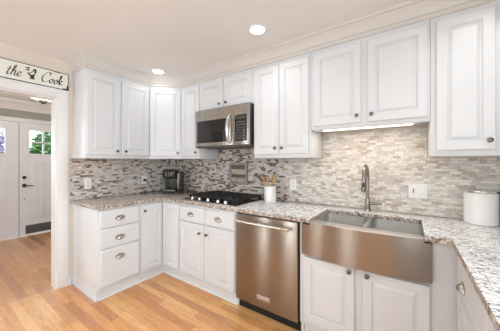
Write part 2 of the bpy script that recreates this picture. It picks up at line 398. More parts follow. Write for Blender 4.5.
# the garden beyond the hall doors
struct('patio_ground', MB().box(-12, XH - .1, -7, 6, -.2, -.1), ASPH)
def shrub(name, label, cat, x, y, r, h, m, n, group):
    t = thing(name, label, cat, (x, y, -.1), group)
    obj('stem', MB().tube([(x, y, -.1), (x + .03, y, h * .3), (x, y + .04, h * .7)], [.05, .04, .02], 8), BARK, t)
    f = MB()
    for i in range(n):
        a, b, c = random.uniform(0, 2 * PI), random.uniform(-1, 1), random.random() ** .4
        rr = math.sqrt(max(0, 1 - b * b)) * c
        p = Vector((x + r * rr * math.cos(a), y + r * rr * math.sin(a), h * .62 + h * .38 * b * c))
        M = Matrix.Translation(p) @ Matrix.Rotation(random.uniform(0, 6), 4, 'Z') @ Matrix.Rotation(random.uniform(-1, 1), 4, 'X')
        s = random.uniform(.05, .10)
        f.add([(0, -s * .5, 0), (s, 0, .01), (0, s * .5, 0), (-s, 0, -.01)], [(0, 1, 2, 3)], M)
    obj('foliage', f, m, t, smooth=False, flip=False)
shrub('lilac_bush', 'lilac flowering bush seen through the panes of the left hall door', 'bush', -5.0, -1.18, .42, 2.25, LEAFL, 1500, 'shrubs outside the hall doors')
shrub('leafy_shrub', 'green leafy shrub seen through the left panes of the right hall door', 'bush', -4.5, -.42, .30, 2.2, LEAFG, 1500, 'shrubs outside the hall doors')
shrub('leafy_shrub', 'sparse olive shrub seen through the right panes of the right hall door', 'bush', -5.0, .12, .40, 2.6, LEAFD, 1300, 'shrubs outside the hall doors')

# ------------------------------------------------------------------ tile and crown
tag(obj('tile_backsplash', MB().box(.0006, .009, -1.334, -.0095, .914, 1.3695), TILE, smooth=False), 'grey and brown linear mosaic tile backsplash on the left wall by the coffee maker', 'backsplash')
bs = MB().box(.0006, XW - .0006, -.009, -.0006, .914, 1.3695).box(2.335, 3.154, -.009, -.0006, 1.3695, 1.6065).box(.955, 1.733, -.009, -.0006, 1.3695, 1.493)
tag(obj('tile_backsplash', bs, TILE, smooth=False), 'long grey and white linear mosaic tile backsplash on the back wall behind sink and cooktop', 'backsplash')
crown = [(.0, 2.292), (.012, 2.292), (.014, 2.298), (.010, 2.302), (.010, 2.322), (.020, 2.325), (.021, 2.332), (.028, 2.350), (.040, 2.372), (.056, 2.388), (.058, 2.396), (.070, 2.399), (.074, CZ), (.0, CZ)]
struct('trim_5', MB().sweep(crown, [(0.001, -1.314), (.33, -1.314), (.33, -.615), (.615, -.33), (XW, -.33)]), CROWNP)

# ------------------------------------------------------------------ cabinets
def panel_door(x0, x1, z0, z1, M, t=.020, fr=.055, raised=True):
    m = MB(); w = min(fr, (x1 - x0) * .24)
    def R(i, y): return (x0 + i, x1 - i, z0 + i, z1 - i, y)
    L = [R(0, 0), R(0, -t + .004), R(.004, -t), R(w, -t), R(w + .004, -t + .010), R(w + .009, -t + .011)]
    if raised: L += [R(w + .024, -t + .0025), R(w + .026, -t + .0005)]
    m.loops(L, M); return m
def slab_drawer(x0, x1, z0, z1, M, t=.020):
    def R(i, y): return (x0 + i, x1 - i, z0 + i, z1 - i, y)
    return MB().loops([R(0, 0), R(0, -t + .009), R(.010, -t + .001), R(.014, -t), R(.0145, -t)], M)
def knob(parent, x, z, M, t=.020):
    K = M @ Matrix.Translation((x, -t + .0005, z)) @ Matrix.Rotation(PI / 2, 4, 'X')
    return obj('knob', MB().lathe([(0, 0), (.008, 0), (.0065, .004), (.0055, .012), (.012, .016), (.0155, .021), (.014, .026), (.008, .0285), (0, .029)], K, 20), NICKEL, parent)
def cup_pull(parent, x, z, M, t=.020):
    m = MB(); a, b, d = .042, .026, .026; n1, n2 = 14, 7; vs, fs = [], []
    K = M @ Matrix.Translation((x, -t - .0005, z))
    for s, q in ((1.0, 0), (.88, 1)):
        for i in range(n1 + 1):
            th = PI * i / n1
            for j in range(n2 + 1):
                ph = PI / 2 * j / n2
                vs.append((a * s * math.cos(th) * (1 if j < n2 else 1), -d * s * math.sin(th) * math.sin(ph) - .001 * q, b * s * math.sin(th) * math.cos(ph) - .006))
    N = (n1 + 1) * (n2 + 1)
    for q in (0, 1):
        for i in range(n1):
            for j in range(n2):
                f = (q * N + i * (n2 + 1) + j, q * N + (i + 1) * (n2 + 1) + j, q * N + (i + 1) * (n2 + 1) + j + 1, q * N + i * (n2 + 1) + j + 1)
                fs.append(f if q == 0 else f[::-1])
    for i in range(n1): fs.append((i * (n2 + 1) + n2, (i + 1) * (n2 + 1) + n2, N + (i + 1) * (n2 + 1) + n2, N + i * (n2 + 1) + n2))
    m.add(vs, fs, K)
    # oval flange around the cup
    m.lathe([(0, -.001), (1, -.001), (1, .0012), (.93, .002), (0, .002)], K @ Matrix.Translation((0, 0, .003)) @ Matrix.Rotation(PI / 2, 4, 'X') @ Matrix.Diagonal((.049, .027, 1, 1)), 28)
    return obj('cup_pull', m, PULL, parent, flip=False)
def doors(t, M, spec, th=.020):
    for x0, x1, z0, z1, kx, kz in spec:
        d = obj('door', panel_door(x0, x1, z0, z1, M, th), WHITE, t)
        if kx is not None: knob(d, kx, kz, M, th)

G1 = 'white wall cabinets'; G2 = 'white base cabinets'
UF = -.33; UB = 1.37; UT = 2.30; DT = 2.255; DB = 1.408
# left wall pair: local x is world y
t = thing('wall_cabinet', 'white two-door wall cabinet at the left end, nearest the doorway', 'cabinet', (0, -1.314, UB), G1)
M = Fr(.33, -1.314, 0, PI / 2)
obj('body', MB().box(.0, .33, -1.314, -.617, UB, UT, bev=.002), WHITE, t)
doors(t, M, [(.008, .338, DB, DT, .300, 1.452), (.356, .692, DB, DT, .392, 1.452)])
# diagonal corner
t = thing('corner_wall_cabinet', 'white diagonal corner wall cabinet with one angled door above the coffee maker', 'cabinet', (0, 0, UB), G1)
obj('body', MB().prism([(.001, -.615), (.33, -.615), (.615, -.33), (.615, -.001), (.001, -.001)], UB, UT, bev=.002), WHITE, t)
M = Fr(.33, -.615, 0, PI / 4)
doors(t, M, [(.016, .387, DB, DT, .352, 1.445)])
# narrow one right of the corner
t = thing('wall_cabinet', 'narrow white single-door wall cabinet between the corner cabinet and microwave', 'cabinet', (.617, UF, UB), G1)
M = Fr(0, UF, 0, 0)
obj('body', MB().box(.617, .953, UF, 0, UB, UT, bev=.002), WHITE, t)
doors(t, M, [(.632, .945, DB, DT, .905, 1.447)])
t = thing('wall_cabinet', 'short white two-door wall cabinet directly above the microwave', 'cabinet', (.955, UF, 1.93), G1)
obj('body', MB().box(.955, 1.733, UF, 0, 1.93, UT, bev=.002), WHITE, t)
doors(t, M, [(.968, 1.325, 1.945, DT, 1.285, 1.985), (1.345, 1.715, 1.945, DT, 1.385, 1.985)])
t = thing('wall_cabinet', 'tall white two-door wall cabinet right of the microwave, above the dishwasher', 'cabinet', (1.735, UF, UB), G1)
obj('body', MB().box(1.735, 2.334, UF, 0, UB, UT, bev=.002), WHITE, t)
doors(t, M, [(1.745, 2.026, DB, DT, 1.993, 1.462), (2.030, 2.318, DB, DT, 2.064, 1.462)])
t = thing('wall_cabinet', 'wide short white two-door wall cabinet above the sink', 'cabinet', (2.336, UF, 1.607), G1)
obj('body', MB().box(2.336, 3.155, UF, 0, 1.625, UT, bev=.002), WHITE, t)
obj('light_rail', MB().box(2.337, 3.153, UF + .002, UF + .02, 1.607, 1.625), WHITE, t)
doors(t, M, [(2.360, 2.735, 1.637, DT, 2.706, 1.690), (2.776, 3.143, 1.637, DT, 2.808, 1.690)])
t = thing('wall_cabinet', 'tall white wall cabinet at the far right, above the canister', 'cabinet', (3.157, UF, UB), G1)
obj('body', MB().box(3.157, XW - .002, UF, 0, UB, UT, bev=.002), WHITE, t)
doors(t, M, [(3.186, 3.462, DB, DT, 3.434, 1.462), (3.486, 3.80, DB, DT, 3.52, 1.462)])

# base cabinets
BF = .61; BT = .878; TH = .025; KZ = .105
def toe(mb, x0, x1, M):
    mb.box(x0, x1, .028, .05, 0, KZ, M); mb.prism([(.0, 0), (.013, 0), (.011, .009), (.0, .016)], x0, x1, M @ Matrix.Translation((0, .028, 0)) @ Matrix(((0, 0, 1, 0), (-1, 0, 0, 0), (0, 1, 0, 0), (0, 0, 0, 1))))
    return mb
t = thing('base_cabinet', 'white three-drawer base cabinet at the left end of the counter by the doorway', 'cabinet', (BF, -1.314, 0), G2)
M = Fr(BF, -1.314, 0, PI / 2)
obj('body', MB().box(.0, .61, -1.296, -.899, KZ, BT, bev=.001), WHITE, t)
obj('end_panel', MB().box(.0, .585, -1.314, -1.297, 0, KZ).box(0, .61, -1.314, -1.297, KZ, BT, bev=.001).box(.0, .597, -1.326, -1.314, 0, .016, bev=.002).box(.06, .09, -1.318, -1.314, .016, BT - .001), WHITE, t)
obj('toe_kick', toe(MB(), .018, .415, M), WHITE, t)
for z0, z1 in ((.690, .862), (.492, .680), (.128, .482)):
    d = obj('drawer', slab_drawer(.014, .402, z0, z1, M, TH), WHITE, t)
    cup_pull(d, .197, {.690: .768, .492: .574, .128: .382}[z0], M, TH)
t = thing('corner_base_cabinet', 'white corner base cabinet with two doors meeting at the inside corner', 'cabinet', (BF, -BF, 0), G2)
obj('body', MB().prism([(.001, -.897), (.61, -.897), (.61, -.61), (.932, -.61), (.932, -.001), (.001, -.001)], KZ, BT, bev=.001), WHITE, t)
M = Fr(BF, -.897, 0, PI / 2); M2 = Fr(BF, -BF, 0, 0)
tk = toe(MB(), 0, .287 + .028, M); tk = toe(tk, -.028, .322, M2)
obj('toe_kick', tk, WHITE, t)
d = obj('door', panel_door(.010, .259, .128, .860, M, TH, .045), WHITE, t); knob(d, .036, .792, M, TH)
d = obj('door', panel_door(.028, .312, .128, .860, M2, TH, .045), WHITE, t)
t = thing('base_cabinet', 'white base cabinet under the cooktop with two drawers over two doors', 'cabinet', (.934, -BF, 0), G2)
M = Fr(.934, -BF, 0, 0); w = 1.731 - .934
obj('body', MB().box(.934, 1.731, -BF, -.001, KZ, BT, bev=.001), WHITE, t)
obj('toe_kick', toe(MB(), 0, w, M), WHITE, t)
for x0, x1, kx in ((.012, .386, .196), (.398, .782, .588)):
    d = obj('drawer', slab_drawer(x0, x1, .694, .850, M, TH), WHITE, t); cup_pull(d, kx, .770, M, TH)
for x0, x1, kx in ((.012, .390, .340), (.398, .782, .440)):
    d = obj('door', panel_door(x0, x1, .128, .684, M, TH), WHITE, t); knob(d, kx, .602, M, TH)
# sink base, open on top so that the bowls hang inside
t = thing('sink_base_cabinet', 'white two-door base cabinet beneath the steel farmhouse sink', 'cabinet', (2.348, -BF, 0), G2)
M = Fr(0, -BF, 0, 0)
b = MB().box(2.348, 2.368, -BF + .0205, -.0205, 0, BT).box(3.262, 3.272, -BF + .0205, -.0205, KZ, BT).box(2.3685, 3.2615, -BF + .0205, -.0205, KZ, KZ + .02)
b.box(2.348, 2.374, -BF - .0, -BF + .02, KZ, BT).box(3.150, 3.272, -BF, -BF + .02, KZ, BT).box(2.374, 3.150, -BF, -BF + .02, KZ, .640).box(2.348, 3.272, -.02, -.012, KZ, BT)
obj('body', b, WHITE, t); obj('toe_kick', toe(MB(), 2.372, 3.262, M), WHITE, t)
doors(t, M, [(2.386, 2.738, .140, .622, 2.708, .597), (2.786, 3.138, .140, .622, 2.816, .597)], TH)
# right run
XR = 3.275
M = Fr(XR, -.64, 0, -PI / 2)
t = thing('base_cabinet', 'white base cabinet with one drawer over a door, on the right-hand run nearest the sink', 'cabinet', (XR, -.64, 0), G2)
obj('body', MB().box(XR, XW - .002, -1.233, -.640, KZ, BT, bev=.001), WHITE, t)
obj('toe_kick', toe(MB(), .0, .593, M), WHITE, t)
d = obj('drawer', slab_drawer(.016, .575, .662, .860, M, TH), WHITE, t); cup_pull(d, .19, .735, M, TH)
d = obj('door', panel_door(.016, .575, .128, .650, M, TH), WHITE, t); knob(d, .548, .60, M, TH)
t = thing('base_cabinet', 'white base cabinet at the lower right corner, on the near right-hand run', 'cabinet', (XR, -1.235, 0), G2)
obj('body', MB().box(XR, XW - .002, -2.00, -1.235, KZ, BT, bev=.001), WHITE, t)
obj('toe_kick', toe(MB(), .595, 1.36, M), WHITE, t)
for x0, x1, kx in ((.612, .972, .94), (.980, 1.345, 1.01)):
    d = obj('door', panel_door(x0, x1, .128, .860, M, TH), WHITE, t); knob(d, kx, .79, M, TH)

# ------------------------------------------------------------------ granite worktop
poly = [(0.0095, -.0095), (0.0095, -1.338), (.648, -1.338), (.648, -.648), (2.440, -.648), (2.440, -.205), (3.112, -.205), (3.112, -.648), (3.232, -.648), (3.232, -2.02), (XW - .002, -2.02), (XW - .002, -.0095)]
wt = obj('granite_worktop', MB().prism(poly, .879, .9135, bev=.004), GRAN, smooth=True)
tag(wt, 'speckled cream grey and brown granite worktop running round all three counters', 'countertop')
wt.data.materials.append(GRANE)
for p in wt.data.polygons:
    if abs(p.normal.z) < .75: p.material_index = 1

# ------------------------------------------------------------------ farmhouse sink
t = thing('farmhouse_sink', 'double-bowl stainless farmhouse sink with a bowed apron front', 'sink', (2.76, -.42, .64))
xs = [2.377 + (3.146 - 2.377) * i / 24 for i in range(25)]
def bow(x): u = (x - 2.7615) / .3845; return -.650 - .046 * (1 - u * u)
ap = [(x, bow(x)) for x in xs] + [(3.146, -.612), (2.377, -.612)]
a = MB().prism(ap, .648, .872).prism([(x, y) for x, y in [(max(2.4415, min(3.1105, x)), bow(max(2.4415, min(3.1105, x)))) for x in xs]] + [(3.1105, -.612), (2.4415, -.612)], .872, .893)
obj('apron', a, STEEL, t)
b = MB(); zt, zb = .877, .675
for x0, x1 in ((2.428, 2.772), (2.796, 3.124)):
    y0, y1 = -.611, -.196; r = .05
    def ring(i, z):
        o = []
        for cx, cy, a0 in ((x1 - r, y1 - r, 0), (x0 + r, y1 - r, PI / 2), (x0 + r, y0 + r, PI), (x1 - r, y0 + r, 3 * PI / 2)):
            for k in range(5): q = a0 + PI / 2 * k / 4; o.append((cx + (r - i) * math.cos(q), cy + (r - i) * math.sin(q), z))
        return o
    rs = [ring(0, zt), ring(.002, zb + .03), ring(.012, zb + .008), ring(.03, zb)]
    o2 = [ring(-.004, zt), ring(-.004, zb - .005)]
    vs = sum(rs, []); n = 20; fs = []
    for i in range(3):
        for k in range(n): fs.append((i * n + k, i * n + (k + 1) % n, i * n + n + (k + 1) % n, i * n + n + k))
    fs.append(tuple(3 * n + k for k in range(n)))
    vs += sum(o2, []); q = 4 * n
    for k in range(n): fs.append((q + k, q + n + k, q + n + (k + 1) % n, q + (k + 1) % n)); fs.append((k, q + k, q + (k + 1) % n, (k + 1) % n))
    fs.append(tuple(q + n + k for k in range(n))[::-1])
    b.add(vs, fs)
obj('bowls', b, STEELD, t)
obj('divider', MB().box(2.7745, 2.7935, -.611, -.20, .74, .886, bev=.005), SATIN, t)
rm = [(x, bow(x) + .001) for x in xs if 2.442 < x < 3.110]
obj('rim', MB().prism([(2.4425, bow(2.4425) + .001)] + rm + [(3.1095, bow(3.1095) + .001), (3.1095, -.590), (2.4425, -.590)], .8932, .8956, bev=.0008), SATIN, t)
for x in (2.60, 2.96):
    obj('drain', MB().lathe([(0, .004), (.022, .003), (.03, .006), (.043, .004), (.044, 0), (0, 0)], Matrix.Translation((x, -.40, zb + .0005)), 20), SILV, t)

# ------------------------------------------------------------------ faucet
fx, fy = 2.748, -.105
t = thing('faucet', 'brushed nickel gooseneck pull-down faucet behind the sink', 'faucet', (fx, fy, .914))
obj('base', MB().lathe([(0, 0), (.029, 0), (.029, .006), (.023, .012), (.021, .05), (.0205, .10), (.019, .105), (0, .105)], Matrix.Translation((fx, fy, .914)), 20), FAUCET, t)
pts = [(fx, fy, 1.0185), (fx, fy, 1.10), (fx, fy, 1.19)]
R_ = .103
for k in range(13): q = PI * k / 12; pts.append((fx, fy - R_ + R_ * math.cos(q), 1.198 + R_ * math.sin(q)))
obj('spout', MB().tube(pts, .0135, 12), FAUCET, t)
obj('spray_head', MB().lathe([(0, 0), (.019, 0), (.0205, .006), (.019, .05), (.0165, .09), (.0145, .10), (0, .10)], Matrix.Translation((fx, fy - 2 * R_, 1.1)), 20), FAUCET, t)
obj('spray_button', MB().box(fx - .006, fx + .008, fy - 2 * R_ - .0215, fy - 2 * R_ - .016, 1.136, 1.172, bev=.002), BLACKP, t)
obj('lever', MB().tube([(fx + .018, fy, .978), (fx + .04, fy, .980), (fx + .075, fy - .003, .985), (fx + .105, fy - .005, .981)], [.016, .013, .010, .009], 10), FAUCET, t)

# ------------------------------------------------------------------ dishwasher
t = thing('dishwasher', 'stainless steel dishwasher with a bar handle under the counter', 'dishwasher', (2.04, -.60, 0))
x0, x1 = 1.737, 2.342
obj('body', MB().box(x0, x1, -.598, -.03, .085, .872), BLACKP, t)
obj('toe_panel', MB().box(x0 + .0, x1, -.575, -.55, 0, .0845), DARKT, t)
dd = obj('door', MB().box(x0 + .004, x1 - .006, -.638, -.5985, .098, .866, bev=.004), STEEL, t)
obj('top_trim', MB().box(x0 + .004, x1 - .006, -.632, -.5985, .8665, .8745), BLACKP, t)
hb = MB().tube([(x0 + .045, -.692, .815), (x1 - .05, -.692, .815)], .0125, 14)
for x in (x0 + .075, x1 - .08): hb.box(x - .010, x + .010, -.688, -.6385, .807, .823, bev=.003)
obj('handle', hb, SILV, dd)
bd = obj('badge', MB().box(1.972, 2.092, -.6405, -.6385, .172, .204, bev=.0005), BADGE, dd)
obj('badge_inlay', MB().box(1.979, 2.085, -.6412, -.6406, .178, .198), BADGER, bd)
obj('badge_bar', MB().box(1.986, 2.078, -.6420, -.6413, .183, .193), BADGE, bd)

# ------------------------------------------------------------------ cooktop
cx0, cx1, cy0, cy1 = .965, 1.700, -.600, -.085
t = thing('gas_cooktop', 'black gas cooktop with cast iron grates and five silver knobs', 'cooktop', (1.33, -.34, .9137))
obj('cooktop_pan', MB().box(cx0, cx1, cy0, cy1, .9138, .925, bev=.004), BLACKG, t)
obj('front_strip', MB().box(cx0 + .002, cx1 - .002, cy0 - .022, cy0 - .0005, .9138, .924, bev=.002), STEELH, t)
bn = [(1.10, -.46), (1.10, -.22), (1.333, -.33), (1.565, -.46), (1.565, -.22)]
for x, y in bn:
    s = 1.25 if x == 1.333 else 1
    obj('burner', MB().lathe([(0, .022), (.03 * s, .022), (.034 * s, .018), (.034 * s, .013), (.045 * s, .012), (.048 * s, .0), (0, 0)], Matrix.Translation((x, y, .9253)), 20), IRON, t)
gw = (cx1 - cx0 - .03) / 3
for g in range(3):
    a0 = cx0 + .015 + g * gw + .003; a1 = a0 + gw - .006; y0, y1 = cy0 + .075, cy1 - .015
    m = MB(); zt = .966; q = .013
    for ya in (y0, y1): m.box(a0, a1, ya - q / 2, ya + q / 2, zt - .015, zt, bev=.002)
    for xa in (a0 + q / 2, a1 - q / 2): m.box(xa - q / 2, xa + q / 2, y0, y1, zt - .015, zt, bev=.002)
    xm = (a0 + a1) / 2; m.box(xm - q / 2, xm + q / 2, y0, y1, zt - .013, zt + .002, bev=.002)
    for k in range(1, 6): ya = y0 + (y1 - y0) * k / 6; m.box(a0, a1, ya - q / 2, ya + q / 2, zt - .013, zt + .002, bev=.002)
    for xa in (a0 + .012, a1 - .012):
        for ya in (y0 + .012, y1 - .012, (y0 + y1) / 2): m.box(xa - .008, xa + .008, ya - .008, ya + .008, .9255, zt - .012, bev=.001)
    obj('grate', m, IRON, t)
for x in (1.085, 1.195, 1.32, 1.46, 1.56):
    k = obj('control_knob', MB().lathe([(0, .027), (.012, .027), (.0165, .024), (.0185, .004), (.021, 0), (0, 0)], Matrix.Translation((x, cy0 + .032, .9253)), 18), SILV, t)
    obj('knob_pointer', MB().box(x - .002, x + .002, cy0 + .018, cy0 + .034, .9525, .9545), BLACKP, k)

# ------------------------------------------------------------------ microwave
t = thing('microwave', 'stainless over-the-range microwave with a curved vertical handle above the cooktop', 'microwave', (1.345, -.4, 1.5))
mx0, mx1, my, mz0, mz1 = .958, 1.732, -.415, 1.500, 1.926
obj('body', MB().box(mx0, mx1, -.392, -.0005, mz0 + .006, mz1, bev=.003), BLACKP, t)
obj('base_panel', MB().box(mx0, mx1, -.410, -.012, mz0 - .006, mz0 + .0055, bev=.002), VENTM, t)
obj('vent_grille', MB().loops([(mx0, mx1, 1.845, mz1, -.3925), (mx0, mx1, 1.845, mz1, my + .004), (mx0, mx1, 1.847, mz1 - .018, my)]), STEELH, t)
vg = MB()
for i in range(3): vg.box(mx0 + .05, mx1 - .05, my + .001, my + .0025, 1.858, 1.860)
d = obj('door', MB().box(mx0, 1.530, my, -.3925, mz0 + .008, 1.8435, bev=.004), STEELH, t)
obj('door_window', MB().box(mx0 + .035, 1.452, my - .0025, my - .0002, 1.548, 1.800, bev=.001), BLACKG, d)
hp = []
for k in range(13):
    u = -1 + 2 * k / 12; hp.append((1.494, my - .012 - .045 * (1 - u ** 2) ** .6, 1.676 + .148 * u))
obj('handle', MB().tube(hp, [.012 + .006 * math.sin(PI * k / 12) for k in range(13)], 12), SILV, d)
cp = obj('control_panel', MB().box(1.533, mx1, my, -.3925, mz0 + .008, 1.8435, bev=.004), STEELH, t)
pf = obj('panel_face', MB().box(1.556, 1.704, my - .0025, my - .0002, 1.545, 1.815, bev=.001), BLACKG, cp)
obj('display', MB().box(1.570, 1.690, my - .0035, my - .0026, 1.772, 1.800), plain('display_grey', (.05, .06, .06), .2), pf)
kb = MB()
for r in range(7):
    for c in range(4): kb.box(1.572 + c * .031, 1.594 + c * .031, my - .0033, my - .0026, 1.562 + r * .028, 1.578 + r * .028)
obj('keypad', kb, plain('keypad_grey', (.10, .10, .10), .4), pf)

# ------------------------------------------------------------------ coffee maker in the corner
kx, ky, ang = .345, -.275, PI / 4 - .12
K = Fr(kx, ky, .914, ang)
t = thing('coffee_maker', 'black single-serve coffee maker in the counter corner', 'coffee maker', (kx, ky, .914))
bd = MB().box(-.10, .075, -.02, .13, 0, .30, K, bev=.015).box(-.10, .075, -.13, -.02, 0, .035, K, bev=.008)
obj('body', bd, BLACKP, t)
obj('brew_head', MB().box(-.10, .075, -.13, .13, .19, .318, K, bev=.028, seg=4), BLACKP, t)
obj('lid_handle', MB().box(-.056, .030, -.143, -.128, .225, .292, K, bev=.008), NICKEL, t)
obj('badge_plate', MB().box(-.045, .020, -.1465, -.1435, .245, .288, K, bev=.001), BLACKG, t)
obj('drip_tray', MB().box(-.078, .052, -.120, -.03, .0355, .043, K, bev=.002), STEELH, t)
obj('side_trim', MB().tube([(-.088, -.131, .04), (-.088, -.131, .19)], .005, 8, K), NICKEL, t)
obj('water_tank', MB().box(.078, .135, -.08, .12, .0, .285, K, bev=.016, seg=3), plain('smoky_tank_plastic', (.03, .034, .04), .08), t)
obj('tank_edge', MB().box(.085, .105, -.084, -.0805, .02, .265, K, bev=.0015), NICKEL, t)
cord = []
A, B_, D_ = Vector((.033, -.492, 1.085)), Vector((.09, -.40, .93)), K @ Vector((-.06, .12, .03))
for P, Q, n in (((A, Vector((.075, -.485, 1.08)), Vector((.05, -.43, .99)), B_), 0, 10), ((B_, Vector((.12, -.36, .916)), Vector((.13, -.30, .916)), D_), 1, 10)):
    for k in range(n + 1):
        u = k / n; cord.append(P[0] * (1 - u) ** 3 + 3 * P[1] * u * (1 - u) ** 2 + 3 * P[2] * u * u * (1 - u) + P[3] * u ** 3)
cm = MB().tube(cord, .0042, 8); cm.box(.019, .042, -.507, -.477, 1.068, 1.098, bev=.005)
obj('power_cord', cm, BLACKP, t)

# ------------------------------------------------------------------ outlets and switches
def outlet(label, M):
    t = thing('wall_outlet', label, 'outlet', M.translation, 'wall outlets on the backsplash')
    obj('cover_plate', MB().loops([(-.036, .036, -.059, .059, 0), (-.036, .036, -.059, .059, -.004), (-.033, .033, -.056, .056, -.007)], M), PLATE, t)
    for z in (-.022, .022):
        r = obj('receptacle', MB().box(-.017, .017, -.0095, -.0072, z - .015, z + .015, M, bev=.001), PLATE, t)
        obj('slots', MB().box(-.0085, -.006, -.0102, -.0096, z - .005, z + .008, M).box(.006, .0085, -.0102, -.0096, z - .005, z + .008, M).box(-.002, .002, -.0102, -.0096, z - .012, z - .008, M), SLOT, r)
    return t
outlet('white outlet on the left wall nearest the doorway', Fr(.0092, -1.172, 1.082, PI / 2))
outlet('white outlet with a black plug, left of the coffee maker', Fr(.0092, -.492, 1.085, PI / 2))
outlet('white outlet right of the utensil crock, above the dishwasher', Fr(2.024, -.0092, 1.092, 0))
M = Fr(3.096, -.0092, 1.100, 0)
t = thing('switch_plate', 'wide white double switch plate right of the faucet', 'switch', M.translation)
obj('cover_plate', MB().loops([(-.062, .062, -.059, .059, 0), (-.062, .062, -.059, .059, -.004), (-.059, .059, -.056, .056, -.007)], M), PLATE, t)
r = obj('receptacle', MB().box(-.045, -.011, -.0095, -.0072, -.034, .034, M, bev=.001), PLATE, t)
obj('slots', MB().box(-.032, -.026, -.0104, -.0096, -.018, .018, M), SLOT, r)
obj('rocker', MB().box(.011, .045, -.0100, -.0072, -.034, .034, M, bev=.0012), PLATE, t)

# ------------------------------------------------------------------ small things on the counter and walls
x0, x1, z0, z1 = 1.165, 1.437, 1.055, 1.325
t = thing('shadow_box', 'grey framed shadow box with two tan shelves on the tile behind the cooktop', 'picture frame', (1.29, -.0095, z0))
obj('frame', MB().box(x0, x1, -.040, -.0095, z0, z0 + .028).box(x0, x1, -.040, -.0095, z1 - .028, z1).box(x0, x0 + .028, -.040, -.0095, z0 + .028, z1 - .028).box(x1 - .028, x1, -.040, -.0095, z0 + .028, z1 - .028), GREYW, t)
obj('back_board', MB().box(x0 + .0285, x1 - .0285, -.016, -.0095, z0 + .0285, z1 - .0285), plain('dark_board', (.16, .13, .11), .7), t)
for za, zc in ((z0 + .03, z0 + .082), (z0 + .125, z0 + .185)):
    obj('shelf_strip', MB().box(x0 + .029, x1 - .029, -.030, -.0165, za, zc, bev=.002), TANW, t)

ux, uy = 1.838, -.180
t = thing('utensil_crock', 'white ceramic utensil crock beside the cooktop', 'crock', (ux, uy, .9137))
obj('crock', MB().lathe([(0, .004), (.056, .004), (.057, .162), (.0605, .166), (.063, .162), (.063, .004), (.060, 0), (0, 0)], Matrix.Translation((ux, uy, .9138)), 28), CERAM, t)
ut = [(-.040, -.010, -.044, .272, 'spoon', 'wooden spoon leaning furthest left in the white crock'), (-.022, .024, -.026, .285, 'fork', 'wooden fork second from left in the white crock'),
      (-.006, -.034, -.014, .276, 'spoon', 'wooden spoon upright at the front of the white crock'), (.006, .034, .010, .300, 'spat', 'wooden spatula at the back of the white crock'),
      (.028, .012, .028, .295, 'spoon', 'wooden spoon right of centre in the white crock'), (.038, -.020, .042, .282, 'spat', 'wooden spatula leaning furthest right in the white crock')]
for dx, dy, lean, L, kind, lab in ut:
    b0 = Vector((ux + dx * .2, uy + dy * .6, .926)); tip = Vector((ux + dx * .8 + lean, uy + dy * 1.1, .914 + L - .01))
    ax = (tip - b0); Ln = ax.length; Q = axis_to(b0, ax)
    m = MB().tube([(0, 0, 0), (0, 0, Ln * .5), (0, 0, Ln - .05)], [.0045, .005, .006], 8, Q)
    if kind == 'spoon':
        b = bmesh.new(); bmesh.ops.create_uvsphere(b, u_segments=14, v_segments=8, radius=1)
        for v in b.verts: v.co = Vector((v.co.x * .023, v.co.y * .008, v.co.z * .034 + Ln - .028))
        m.take(b, Q)
    elif kind == 'fork':
        m.prism([(-.010, 0), (.010, 0), (.017, .022), (.017, .06), (.009, .06), (.008, .03), (.004, .03), (.0035, .06), (-.0035, .06), (-.004, .03), (-.008, .03), (-.009, .06), (-.017, .06), (-.017, .022)], -.003, .003, Q @ Matrix(((1, 0, 0, 0), (0, 0, 1, 0), (0, 1, 0, Ln - .06), (0, 0, 0, 1))))
    else:
        m.prism([(-.008, 0), (.008, 0), (.020, .022), (.022, .062), (-.022, .062), (-.020, .022)], -.003, .003, Q @ Matrix(((1, 0, 0, 0), (0, 0, 1, 0), (0, 1, 0, Ln - .06), (0, 0, 0, 1))))
    tag(obj({'spoon': 'wooden_spoon', 'fork': 'wooden_fork', 'spat': 'wooden_spatula'}[kind], m, WOODS, origin=b0), lab, 'utensil', 'wooden utensils in the crock')

def canister(label, x, y, r, h, mat, lidm):
    t = thing('canister', label, 'canister', (x, y, .9137), 'canisters on the right counter')
    obj('jar', MB().lathe([(0, 0), (r - .006, 0), (r, .006), (r, h - .004), (r - .004, h), (0, h)], Matrix.Translation((x, y, .9138)), 40), mat, t)
    ld = obj('lid', MB().lathe([(0, 0), (r + .001, 0), (r + .002, .003), (r + .002, .014), (r - .002, .018), (0, .020)], Matrix.Translation((x, y, .9138 + h + .0005)), 40), lidm, t)
    return t
canister('white canister with a steel lid on the right corner of the counter', 3.440, -.112, .088, .212, CERAM, SILV)
canister('dark steel canister just right of the white canister', 3.594, -.092, .063, .217, DARKC, STEELH)

# under-cabinet light
t = thing('under_cabinet_light', 'lit strip light under the short cabinet above the sink', 'light', (2.75, -.27, 1.62))
obj('housing', MB().box(2.40, 3.08, -.285, -.225, 1.606, 1.6245, bev=.003), TRIMW, t)
obj('end_box', MB().box(2.345, 2.3995, -.290, -.215, 1.602, 1.6245, bev=.003), TRIMW, t)
obj('lens', MB().box(2.42, 3.06, -.278, -.232, 1.601, 1.6055, bev=.001), STRIPG, t)
area('under_cabinet_lamp', (2.74, -.250, 1.598), (0, 0, 0), .64, .04, 2.6, (1, .86, .66))

